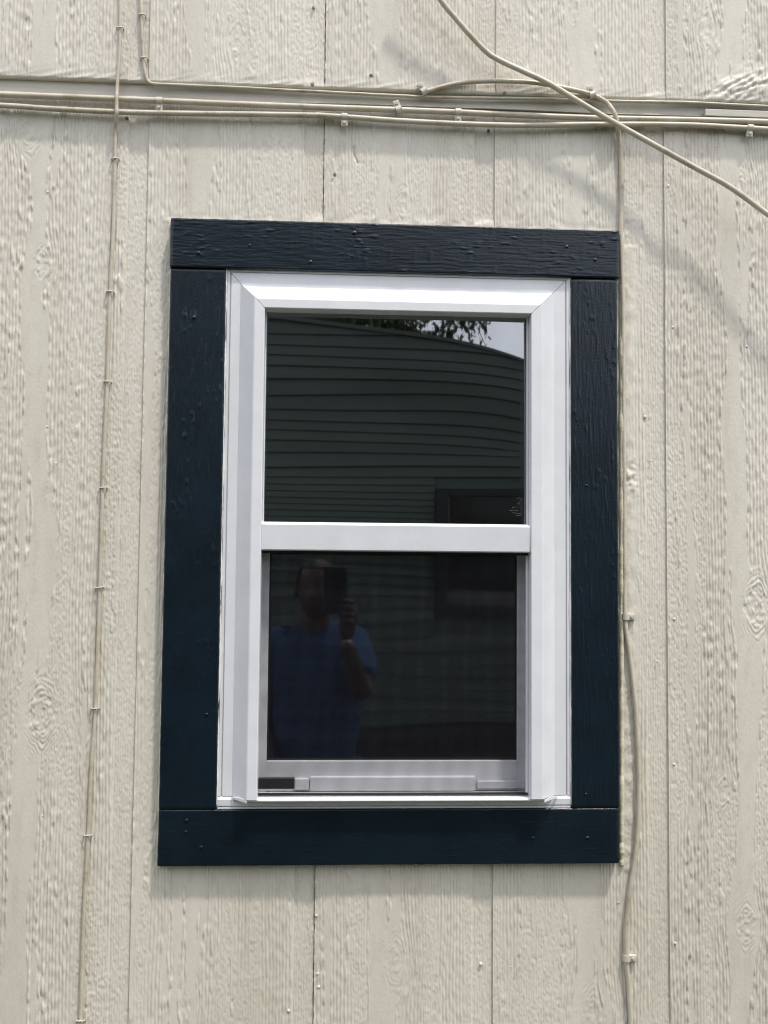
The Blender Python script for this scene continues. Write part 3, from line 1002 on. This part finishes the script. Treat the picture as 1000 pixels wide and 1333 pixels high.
def glass_pane(name, gx0, gx1, gz0, gz1, yg, shape, parent, mat, n=56):
    xs, zs = np.linspace(gx0, gx1, n), np.linspace(gz0, gz1, n)
    X, Z = np.meshgrid(xs, zs)
    U, Vv = (X - gx0) / (gx1 - gx0) * 2 - 1, (Z - gz0) / (gz1 - gz0) * 2 - 1
    Y = yg + shape(U, Vv)
    Vt = np.stack([X, Y, Z], -1).reshape(-1, 3)
    idx = np.arange(n * n).reshape(n, n)
    F = np.stack([idx[:-1, :-1], idx[:-1, 1:], idx[1:, 1:], idx[1:, :-1]], -1).reshape(-1, 4)
    return np_mesh(name, Vt, F, mat, parent)


def upper_shape(u, v):
    # sealed double glazing bows outwards a little: most at the lower edge and the upper right corner
    return 0.0046 * np.clip(-v - .5, 0, 1) ** 2 + 0.0004 * np.clip(-v, 0, 1) ** 2 + 0.0003 * (u ** 4) + 0.0010 * np.clip(u, 0, 1) ** 3 * np.clip(v + .3, 0, 2) + 0.00004 * np.sin(v * 9 + u)


us = empty('upper_sash', (0, 0, 0))
place(us, win)
gl_u = glass_pane('glass_pane', ox0 - .004, ox1 + .004, rz1_ - .004, oz1 + .004, -.014, upper_shape, us, M['glass'])
box('glazing_bead', (ox1 - .0032, -.022, rz1_), (ox1 - .0002, -.0155, oz1 - .0003), M['vinyl_old'], us, .0006)
box('glazing_bead', (ox0 + .0002, -.022, rz1_), (ox0 + .0018, -.0155, oz1 - .0003), M['vinyl_old'], us, .0005)
# faint etched maker's mark in the lower right corner of the glass
em = paint('etched_frost', (0.22, 0.23, 0.24), 0.7, 0.1, 50.0, 0, 0.0)
ebm = bmesh.new()
for (ax_, ay_, bx_, by_) in ((673.5, 650, 676, 647.5), (676, 647.5, 679, 648.5), (679, 648.5, 679, 651.5), (679, 651.5, 674, 656), (674, 656, 680, 656.5),
                             (667, 661, 670, 660.5), (672, 660, 674, 660), (677, 659.5, 679.5, 660.5), (664, 664.5, 668, 664), (670, 664.5, 675, 665), (677, 663.5, 679.5, 664), (667, 667.5, 679.5, 668.5), (672, 671, 679, 671)):
    add_tube(ebm, [W(ax_, ay_, .0150), W(bx_, by_, .0150)], .00022, 5)
bm_obj('etched_mark', ebm, em, gl_u)

# lower sash, set further back
ls_ = empty('lower_sash', (0, 0, 0))
place(ls_, win)
SY = -.006                                    # sash face at y = +0.006
sgx0 = (W(351, 730, SY).x + W(347, 985, SY).x) / 2
sgx1 = (W(672.5, 730, SY).x + W(675, 985, SY).x) / 2
sgz0 = W(510, 990.5, SY).z
box('sash_stile', (ox0 - .02, .006, z0 + .022), (sgx0, .031, rz0_ + .01), M['vinyl_old'], ls_, .0012)
box('sash_stile', (sgx1, .006, z0 + .022), (ox1 + .02, .031, rz0_ + .01), M['vinyl_old'], ls_, .0012)
box('sash_rail', (sgx0, .0065, z0 + .0225), (sgx1, .031, sgz0), M['vinyl_old'], ls_, .0012)
pz1, pz0 = W(500, 1011, .002).z, W(500, 1031, .002).z
lift = bmesh.new()
add_box(lift, (W(403, 1020, .004).x, .0005, pz0), (W(620, 1020, .004).x, .0065, pz1), .0025)
bm_obj('lift_rail', lift, M['vinyl'], ls_)
box('rail_groove', (W(384, 1020, .002).x, .0005, pz0 + .003), (W(402, 1020, .002).x, .0065, pz1 - .004), M['vinyl_old'], ls_, .001)
box('rail_groove', (W(622, 1020, .002).x, .0005, pz0 + .004), (W(686, 1020, .002).x, .0065, pz1 - .008), M['vinyl_old'], ls_, .001)
box('rail_ledge', (ox0 + .001, -.004, pz0 - .004), (ox1 - .001, .0064, pz0 - .0008), M['vinyl_old'], ls_, .0008)


def lower_shape(u, v):
    return 0.00010 * (u ** 4 + v ** 4) + 0.00006 * np.sin(v * 7 + u * 2)


glass_pane('glass_pane', sgx0 - .004, sgx1 + .004, sgz0 - .004, rz0_ + .012, .016, lower_shape, ls_, M['screened_glass'])
spb = bmesh.new()
add_box(spb, (sgx0, .0135, sgz0), (sgx0 + .0024, .0155, rz0_))
add_box(spb, (sgx1 - .0024, .0135, sgz0), (sgx1, .0155, rz0_))
add_box(spb, (sgx0 + .0024, .0135, sgz0), (sgx1 - .0024, .0155, sgz0 + .003))
bm_obj('spacer_bar', spb, M['black'], ls_)

# insect screen in front of the lower sash
scr = empty('insect_screen', (0, 0, 0))
place(scr, win)
sb = bmesh.new()
vsn = [sb.verts.new(v) for v in ((ox0 - .003, -.0165, z0 + .0215), (ox1 + .003, -.0165, z0 + .0215), (ox1 + .003, -.0165, rz0_ + .003), (ox0 - .003, -.0165, rz0_ + .003))]
sb.faces.new(vsn)
bm_obj('screen_mesh', sb, M['screen'], scr)
box('screen_frame', (ox0 + .0004, -.0200, z0 + .0220), (ox1 - .0004, -.0140, z0 + .0250), M['black'], scr, .0006)
box('screen_frame', (ox0 + .0004, -.0200, rz0_ - .0040), (ox1 - .0004, -.0140, rz0_ - .0004), M['black'], scr, .0006)
box('screen_frame', (ox1 - .0040, -.0200, z0 + .0252), (ox1 - .0004, -.0140, rz0_ - .0042), M['vinyl_old'], scr, .0006)

box('pull_tab', (ox0 + .0003, -.0235, W(360, 1027, .022).z), (W(383.5, 1020, .022).x, -.0172, W(360, 1012.5, .022).z), M['black'], scr, .0014)

bead('caulk_bead', [Vector((x0 - .0008 + random.uniform(-.0008, .0003), -.0150, z)) for z in np.linspace(z0 + .004, z1, 12)], .0020, M['white_caulk'], win, .5, 7, 12)
bead('caulk_bead', [Vector((x1 + .0008 + random.uniform(-.0003, .0008), -.0150, z)) for z in np.linspace(z0 + .004, z1, 12)], .0020, M['white_caulk'], win, .5, 7, 12)
bead('caulk_bead', [Vector((x, -.0145, z1 + .0008 + random.uniform(-.0003, .0008))) for x in np.linspace(x0, x1, 12)], .0022, M['white_caulk'], win, .6, 7, 12)
bead('caulk_bead', [Vector((x, -.0140, z0 - .0008)) for x in np.linspace(x0, x1, 8)], .0013, M['white_caulk'], win, .5, 7, 12)

# ------------------------------------------------------------------ the house across the yard (seen mirrored in the glass)
NY = -5.0


def mirror_point(px, py, y):
    """where a mirrored pixel lands on the plane at depth y in front of the wall"""
    v = ROT @ np.array([(px - PCX) / FOC, (py - PCY) / FOC, 1.0])
    v = v / v[2] * (DIST - y)
    return v[0], EYE - v[1]


green = paint('dark_green_siding_paint', (0.070, 0.092, 0.078), 0.6, 0.30, 1.6, 60.0, 0.001, 0.3, vec=(0.2, 1, 1))
dark_trim = paint('near_black_trim_paint', (0.013, 0.016, 0.017), 0.5, 0.1, 6.0, 0, 0)
roofm = paint('dark_shingle', (0.05, 0.05, 0.05), 0.9, 0.3, 30.0, 80.0, 0.004)
nh = empty('neighbouring_house', (0, NY, 0))
tag(nh, 'dark green lap-sided house reflected in the window glass', 'house')
rkx, rkz = mirror_point(625, 438, NY)
rkz -= .050
RSL = -0.10
nx0, nx1 = -7.0, 4.4


def rake(x):
    ridge = -3.2
    return rkz + RSL * (x - rkx) if x > ridge else rkz + RSL * (ridge - rkx) - RSL * -1 * 0 + RSL * (ridge - x)


SBZ = 0.60
EXPO = 0.084
wx0, wz1 = mirror_point(566, 655, NY)
wx1, wz0 = mirror_point(690, 806, NY)
wx1 = wx0 + .72
i = 0
z = SBZ
while z < 5.2:
    zt = z + EXPO
    for (sx0, sx1) in ((nx0, nx1),):
        # plank with a sloped face; ends follow the gable rake
        zq = zt + .012

        def right_end(zz):
            return min(sx1, rkx + (zz - rkz) / RSL)

        def left_end(zz):
            return max(sx0, -6.4 - (rkx + (zz - rkz) / RSL))
        a0, a1 = left_end(z), right_end(z)
        t0, t1 = left_end(zq), right_end(zq)
        if t1 - t0 < .2:
            break
        segs = [(a0, a1, t0, t1)]
        if z < wz1 + .07 and zt > wz0 - .07:
            segs = [(a0, wx0, t0, wx0), (wx1, a1, wx1, t1)]
        for (p0, p1, q0, q1) in segs:
            wv = random.uniform(-.002, .002)
            vs_ = [(p0, NY + .020 + wv, z), (p1, NY + .020 + wv, z), (q1, NY + .006, zq), (q0, NY + .006, zq),
                   (p0, NY, z), (p1, NY, z), (q1, NY, zq), (q0, NY, zq)]
            mesh_from('siding_plank', vs_, [(0, 1, 2, 3), (5, 4, 7, 6), (4, 5, 1, 0), (3, 2, 6, 7), (4, 0, 3, 7), (1, 5, 6, 2)], green, nh)
    z += EXPO
    i += 1
# body of the house behind the planks, roof, footing
prof_ = [(nx0, .3), (nx1, .3), (nx1, rake(nx1)), (-3.2, rake(-3.2)), (nx0, rake(nx0))]
bm = bmesh.new()
fv = [bm.verts.new((x, NY - .002, z)) for x, z in prof_]
bv = [bm.verts.new((x, NY - 7, z)) for x, z in prof_]
bm.faces.new(fv)
bm.faces.new(bv[::-1])
for j in range(5):
    bm.faces.new((fv[j], bv[j], bv[(j + 1) % 5], fv[(j + 1) % 5]))
bm_obj('wall', bm, green, nh)
bm = bmesh.new()
for (xa, xb) in ((nx0 - .3, -3.2), (-3.2, nx1 + .3)):
    za, zb = rake(xa), rake(xb)
    vs_ = [bm.verts.new(p) for p in ((xa, NY + .026, za), (xb, NY + .026, zb), (xb, NY - 7.1, zb), (xa, NY - 7.1, za), (xa, NY + .026, za + .02), (xb, NY + .026, zb + .02), (xb, NY - 7.1, zb + .02), (xa, NY - 7.1, za + .02))]
    for q_ in ((0, 1, 2, 3), (7, 6, 5, 4), (0, 4, 5, 1), (1, 5, 6, 2), (2, 6, 7, 3), (3, 7, 4, 0)):
        bm.faces.new([vs_[t_] for t_ in q_])
rf = bm_obj('roof', bm, green, nh)
box('foundation', (nx0, NY - 7, -.2), (nx1, NY + .004, .605), paint('dark_skirting', (0.03, 0.03, 0.03), .9, .2, 4, 0, 0), nh)
nw = bmesh.new()
tw = .085
add_box(nw, (wx0, NY - .02, wz0), (wx0 + tw, NY + .05, wz1), .004)
add_box(nw, (wx1 - tw, NY - .02, wz0), (wx1, NY + .05, wz1), .004)
add_box(nw, (wx0 + tw, NY - .02, wz1 - tw), (wx1 - tw, NY + .05, wz1), .004)
add_box(nw, (wx0 + tw, NY - .02, wz0), (wx1 - tw, NY + .05, wz0 + tw), .004)
nwo = bm_obj('window_trim', nw, dark_trim, nh)
nf = bmesh.new()
add_box(nf, (wx0 + tw, NY - .02, wz0 + tw), (wx0 + tw + .012, NY + .03, wz1 - tw))
add_box(nf, (wx1 - tw - .012, NY - .02, wz0 + tw), (wx1 - tw, NY + .03, wz1 - tw))
add_box(nf, (wx0 + tw + .012, NY - .02, wz1 - tw - .012), (wx1 - tw - .012, NY + .03, wz1 - tw))
add_box(nf, (wx0 + tw + .012, NY - .02, wz0 + tw), (wx1 - tw - .012, NY + .03, wz0 + tw + .12))
bm_obj('window_frame', nf, paint('grey_far_frame', (0.09, 0.09, 0.086), .6, .1, 5, 0, 0), nwo)
box('window_pane', (wx0 + tw, NY + .006, wz0 + tw), (wx1 - tw, NY + .010, wz1 - tw), paint('dark_pane', (0.010, 0.011, 0.012), .12, .1, 3, 0, 0), nwo)
# small things on the ground along that wall
rk = bmesh.new()
bmesh.ops.create_icosphere(rk, subdivisions=3, radius=.13)
for v in rk.verts:
    v.co *= 1 + .25 * math.sin(v.co.x * 23 + v.co.z * 17) * math.cos(v.co.y * 19)
    v.co.z *= .7
ro = bm_obj('boulder', rk, paint('dark_boulder_stone', (0.06, 0.055, 0.05), .9, .3, 10, 40, .01))
gx_, _z = mirror_point(585, 945, NY + .4)
ro.location = (gx_, NY + .35, .08)
tag(ro, 'small dark boulder on the ground by the green house', 'boulder')

# ------------------------------------------------------------------ tree beyond the house
bark = paint('grey_brown_bark', (0.09, 0.07, 0.05), .9, .3, 12, 30, .02, vec=(1, 1, .3))
leafm, lnt, lb = new_mat('dark_leaf')
lnt.links.new(ramp(lnt, noise(lnt, 2.0, 3.0), [(0.3, (0.030, 0.045, 0.015)), (0.7, (0.06, 0.09, 0.03))]), lb.inputs['Base Color'])
lb.inputs['Roughness'].default_value = .6
tree = empty('broadleaf_tree', (-1.6, -13.5, 0))
tag(tree, 'leafy tree behind the green house, its twigs reflected at the top of the glass', 'tree')
tb = bmesh.new()
base_p = Vector((-1.6, -13.5, 0))
add_tube(tb, spline([base_p, base_p + Vector((.1, 0, 2.5)), base_p + Vector((-.1, .1, 5)), base_p + Vector((.2, 0, 8.2)), base_p + Vector((.1, 0, 10.5))], 5), [.34 - .3 * k / 20 for k in range(21)], 10)
ends, small = [], []
rnd = random.Random(5)
for k in range(34):
    h = rnd.uniform(4.2, 9.8)
    ang = rnd.uniform(0, 2 * math.pi)
    ln = rnd.uniform(2.2, 4.2) * (1.15 - abs(h - 6) / 8)
    p0 = base_p + Vector((0, 0, h))
    p2 = p0 + Vector((math.cos(ang) * ln, math.sin(ang) * ln, rnd.uniform(.1, 1.3)))
    if k < 7:
        ang = rnd.uniform(-.9, .9)
        p0 = base_p + Vector((0, 0, rnd.uniform(4.6, 5.8)))
        ln = rnd.uniform(2.6, 4.6)
        p2 = p0 + Vector((math.cos(ang) * ln, math.sin(ang) * ln, rnd.uniform(.2, .9)))
    pm = (p0 + p2) / 2 + Vector((0, 0, .35))
    pth = spline([p0, pm, p2], 6)
    add_tube(tb, pth, [.075 - .006 * t_ for t_ in range(len(pth))][:len(pth)] if len(pth) < 12 else [max(.008, .075 - .0055 * t_) for t_ in range(len(pth))], 6)
    for t_ in range(3, len(pth)):
        for _ in range(3):
            q0 = pth[t_]
            q1 = q0 + Vector((rnd.uniform(-.7, .7), rnd.uniform(-.7, .7), rnd.uniform(-.55, .35)))
            add_tube(tb, [q0, (q0 + q1) / 2 + Vector((0, 0, .08)), q1], [.012, .008, .004], 4)
            ends.append((q0, q1))
for k in range(15):
    tx, tz = mirror_point(448 + k * 15 + rnd.uniform(-6, 6), 402 + rnd.uniform(-3, 12), -12.6)
    p2 = Vector((tx, -12.6 + rnd.uniform(-.4, .4), tz))
    p0 = Vector((tx * .55 - .5, -13.3, tz + rnd.uniform(.9, 1.5)))
    pth = spline([p0, (p0 + p2) / 2 + Vector((0, 0, .25)), p2], 5)
    add_tube(tb, pth, [max(.005, .03 - .0026 * t_) for t_ in range(len(pth))], 5)
    for t_ in range(4, len(pth)):
        for _ in range(4):
            q0 = pth[t_]
            q1 = q0 + Vector((rnd.uniform(-.3, .35), rnd.uniform(-.3, .3), rnd.uniform(-.16, .2)))
            add_tube(tb, [q0, q1], [.007, .003], 4)
            small.append((q0, q1))
bm_obj('trunk', tb, bark, tree)
lv, lf = [], []
for n_, (q0, q1) in enumerate(ends + small):
    ls0, ls1, sg_ = (.05, .11, .09) if n_ < len(ends) else (.018, .042, .04)
    for _ in range(15):
        p = q0.lerp(q1, rnd.uniform(.2, 1.1)) + Vector((rnd.gauss(0, sg_), rnd.gauss(0, sg_), rnd.gauss(-.02, sg_)))
        s = rnd.uniform(ls0, ls1)
        d1 = Vector((rnd.gauss(0, 1), rnd.gauss(0, 1), rnd.gauss(-.4, .7))).normalized()
        d2 = d1.cross(Vector((rnd.gauss(0, 1), rnd.gauss(0, 1), rnd.gauss(0, 1)))).normalized()
        b0 = len(lv)
        lv += [p - d1 * s, p + d2 * s * .45, p + d1 * s, p - d2 * s * .45]
        lf.append((b0, b0 + 1, b0 + 2, b0 + 3))
mesh_from('crown', lv, lf, leafm, tree)


# ------------------------------------------------------------------ the person taking the picture, and the phone
def skin_data(verts, edges_, radii, root, sub=2):
    me = bpy.data.meshes.new('skin_tmp')
    me.from_pydata([tuple(v) for v in verts], edges_, [])
    o = bpy.data.objects.new('skin_tmp', me)
    C.objects.link(o)
    md = o.modifiers.new('skin', 'SKIN')
    md.use_smooth_shade = True
    for k_, r_ in enumerate(radii):
        sv = me.skin_vertices[0].data[k_]
        sv.radius = r_ if isinstance(r_, tuple) else (r_, r_)
        sv.use_root = (k_ == root)
    sb_ = o.modifiers.new('sub', 'SUBSURF')
    sb_.levels = sub
    sb_.render_levels = sub
    dg = bpy.context.evaluated_depsgraph_get()
    dg.update()
    ev = o.evaluated_get(dg)
    out = bpy.data.meshes.new_from_object(ev)
    bpy.data.objects.remove(o)
    return out


def chain(path_r, root=0, sub=2):
    vs_ = [p for p, r_ in path_r]
    return skin_data(vs_, [(k_, k_ + 1) for k_ in range(len(vs_) - 1)], [r_ for p, r_ in path_r], root, sub)


skin = paint('skin', (0.075, 0.045, 0.034), .5, .06, 20, 0, 0)
blue = paint('blue_shirt_cloth', (0.022, 0.058, 0.145), .85, .1, 14, 70, .004)
denim = paint('dark_trousers_cloth', (0.03, 0.035, 0.05), .9, .15, 20, 100, .002)
hairm = paint('dark_hair', (0.02, 0.015, 0.012), .6, .2, 60, 0, 0)
shoem = paint('dark_shoe', (0.03, 0.028, 0.026), .6, .2, 20, 0, 0)
PX, PY = -.055, -2.03
V3 = Vector
hip, waist, chest, neck0, neck1, headc = V3((PX, PY, .88)), V3((PX, PY, 1.03)), V3((PX, PY + .01, 1.24)), V3((PX, PY + .01, 1.385)), V3((PX + .005, PY + .035, 1.45)), V3((PX + .01, PY + .06, 1.555))
shr, shl = V3((PX + .155, PY + .03, 1.355)), V3((PX - .130, PY, 1.362))
elr, wrr = V3((.112, -1.835, 1.175)), V3((.058, -1.672, 1.40))
ell, wrl = V3((PX - .185, PY + .02, 1.09)), V3((PX - .16, PY + .19, .93))
bones = [hip, waist, chest, neck0, neck1, headc,                      # 0-5
         shr, elr, wrr, shl, ell, wrl,                                # 6-11
         V3((PX + .095, PY, .84)), V3((PX + .105, PY + .015, .46)), V3((PX + .11, PY - .02, .085)), V3((PX + .12, PY + .12, .045)),
         V3((PX - .095, PY, .84)), V3((PX - .105, PY + .015, .46)), V3((PX - .12, PY - .02, .085)), V3((PX - .135, PY + .12, .045))]
bed = [(0, 1), (1, 2), (2, 3), (3, 4), (4, 5), (2, 6), (6, 7), (7, 8), (2, 9), (9, 10), (10, 11), (0, 12), (12, 13), (13, 14), (14, 15), (0, 16), (16, 17), (17, 18), (18, 19)]
brd = [(.145, .11), (.135, .10), (.15, .11), .065, .056, .062, .06, .042, .029, .06, .042, .029, .085, .055, .04, .035, .085, .055, .04, .035]
body_me = skin_data(bones, bed, brd, 0)
bm = bmesh.new()
bm.from_mesh(body_me)
# head with brow, nose, mouth, ears
hm = bmesh.new()
bmesh.ops.create_uvsphere(hm, u_segments=28, v_segments=20, radius=1.0)
for v in hm.verts:
    x, y, z = v.co
    w = .077 * (1 - .18 * max(0, -z) ** 1.5)
    dpt = .096 * (1 - .10 * max(0, -z))
    v.co = V3((x * w, y * dpt + (.012 if z < -.3 else 0), z * .108))
    nose = math.exp(-((x / .16) ** 2 + ((z + .18) / .20) ** 2)) * (1 if y > 0 else 0)
    v.co.y += .020 * nose
    for ex_ in (-.36, .36):
        e_ = math.exp(-(((x - ex_) / .16) ** 2 + ((z - .06) / .10) ** 2)) * (1 if y > 0 else 0)
        v.co.y -= .010 * e_
    mo = math.exp(-((x / .28) ** 2 + ((z + .52) / .05) ** 2)) * (1 if y > 0 else 0)
    v.co.y += .005 * math.exp(-((x / .30) ** 2 + ((z + .47) / .05) ** 2)) * (1 if y > 0 else 0) - .004 * mo
bmesh.ops.translate(hm, verts=hm.verts, vec=headc)
for sg in (-1, 1):
    em_ = bmesh.ops.create_uvsphere(hm, u_segments=10, v_segments=8, radius=1.0)
    for v in em_['verts']:
        v.co = headc + V3((sg * .078 + v.co.x * .010, -.005 + v.co.y * .020, -.005 + v.co.z * .032))
tmp = bpy.data.meshes.new('tmp')
hm.to_mesh(tmp)
hm.free()
bm.from_mesh(tmp)
# right hand: palm behind the phone's lower edge, four fingers over its back edge, thumb on the near side
phc = V3((.017, -1.607, 1.551))                     # phone centre


def finger(pts, r0):
    me_ = chain([(p, r0 * (1 - .12 * k_)) for k_, p in enumerate(pts)], 0, 2)
    bm.from_mesh(me_)


palm = chain([(wrr, (.026, .020)), (V3((.060, -1.648, 1.435)), (.030, .018)), (V3((.064, -1.640, 1.475)), (.032, .015)), (V3((.066, -1.640, 1.500)), (.026, .012))], 0, 2)
bm.from_mesh(palm)
for k_, (zz, ln_) in enumerate(((1.512, .9), (1.494, 1.0), (1.475, .96), (1.457, .78))):
    p0 = V3((.070, -1.636, zz - .004))
    p1 = V3((.074, -1.612, zz))
    p2 = V3((.066, -1.594, zz + .004))
    p3 = V3((.066 - .028 * ln_, -1.592, zz + .006))
    finger([p0, p1, p2, p3], .0088)
finger([V3((.052, -1.650, 1.455)), V3((.040, -1.632, 1.478)), V3((.026, -1.622, 1.500)), V3((.018, -1.621, 1.514))], .0105)
# left hand relaxed
bm.from_mesh(chain([(wrl, (.026, .02)), (wrl + V3((.005, .035, -.03)), (.036, .018)), (wrl + V3((.008, .06, -.055)), (.032, .014))], 0, 2))
for k_ in range(4):
    b0_ = wrl + V3((-.022 + .017 * k_, .062, -.055))
    finger([b0_, b0_ + V3((0, .022, -.026)), b0_ + V3((.003, .028, -.052)), b0_ + V3((.006, .022, -.072 - .006 * (k_ in (1, 2))))], .0085)
finger([wrl + V3((.028, .03, -.02)), wrl + V3((.042, .052, -.04)), wrl + V3((.042, .066, -.062))], .0100)
pers = bm_obj('person', bm, skin, None, True)
tag(pers, 'person in a blue shirt holding up a phone, reflected in the lower pane', 'person')
# shirt: torso and short sleeves
es_r, es_l = shr.lerp(elr, .72), shl.lerp(ell, .72)
sv_ = [hip + V3((0, 0, -.03)), waist, chest, neck0 + V3((0, 0, -.01)), shr, es_r, shl, es_l]
sh_me = skin_data(sv_, [(0, 1), (1, 2), (2, 3), (2, 4), (4, 5), (2, 6), (6, 7)], [(.185, .145), (.17, .14), (.178, .148), (.088, .085), .086, .070, .080, .066], 0)
bm = bmesh.new()
bm.from_mesh(sh_me)
for v in bm.verts:
    v.co += v.normal * .006 * math.sin(v.co.z * 70 + v.co.x * 40) * math.sin(v.co.x * 55 + 1)
bm_obj('shirt', bm, blue, pers, True)
tr_ = [hip + V3((0, 0, .04)), bones[12], bones[13], bones[14] + V3((0, 0, .02)), bones[16], bones[17], bones[18] + V3((0, 0, .02))]
tm = skin_data(tr_, [(0, 1), (1, 2), (2, 3), (0, 4), (4, 5), (5, 6)], [(.155, .12), .102, .078, .066, .102, .078, .066], 0)
bm = bmesh.new()
bm.from_mesh(tm)
bm_obj('trousers', bm, denim, pers, True)
for sg, fb in ((1, bones[14]), (-1, bones[18])):
    sm_ = chain([(V3((fb.x, fb.y - .05, .05)), (.042, .045)), (V3((fb.x, fb.y + .06, .045)), (.045, .042)), (V3((fb.x + sg * .012, fb.y + .17, .035)), (.042, .03))], 0, 2)
    bm = bmesh.new()
    bm.from_mesh(sm_)
    bm_obj('shoe', bm, shoem, pers, True)
hm = bmesh.new()
bmesh.ops.create_uvsphere(hm, u_segments=26, v_segments=18, radius=1.0)
bmesh.ops.delete(hm, geom=[v for v in hm.verts if v.co.z < -.35 or (v.co.y > .45 and v.co.z < .55) or (v.co.y > .1 and v.co.z < .1)], context='VERTS')
for v in hm.verts:
    v.co = headc + V3((v.co.x * .082, v.co.y * .101 - .002, v.co.z * .114 + .002))
bm_obj('hair', hm, hairm, pers, True)

ph = bmesh.new()
add_box(ph, (-.039, -.078, -.0045), (.039, .078, .0045), .0035, 3)
pho = bm_obj('phone', ph, M['black'])
tag(pho, 'black phone held upright by the reflected person', 'phone')
# the lens (where this picture is taken from) sits near the top of the phone's back
pc_cam = Vector((.017, -.062, .0075 + .0045))
pho.matrix_world = cam.matrix_world @ Matrix.Translation(pc_cam)
lm = bmesh.new()
bmesh.ops.create_cone(lm, cap_ends=False, segments=20, radius1=.0075, radius2=.0075, depth=.002)
lo_ = bm_obj('lens_ring', lm, M['steel'], None)
lo_.parent = pho
lo_.location = (-.017, .062, -.0056)
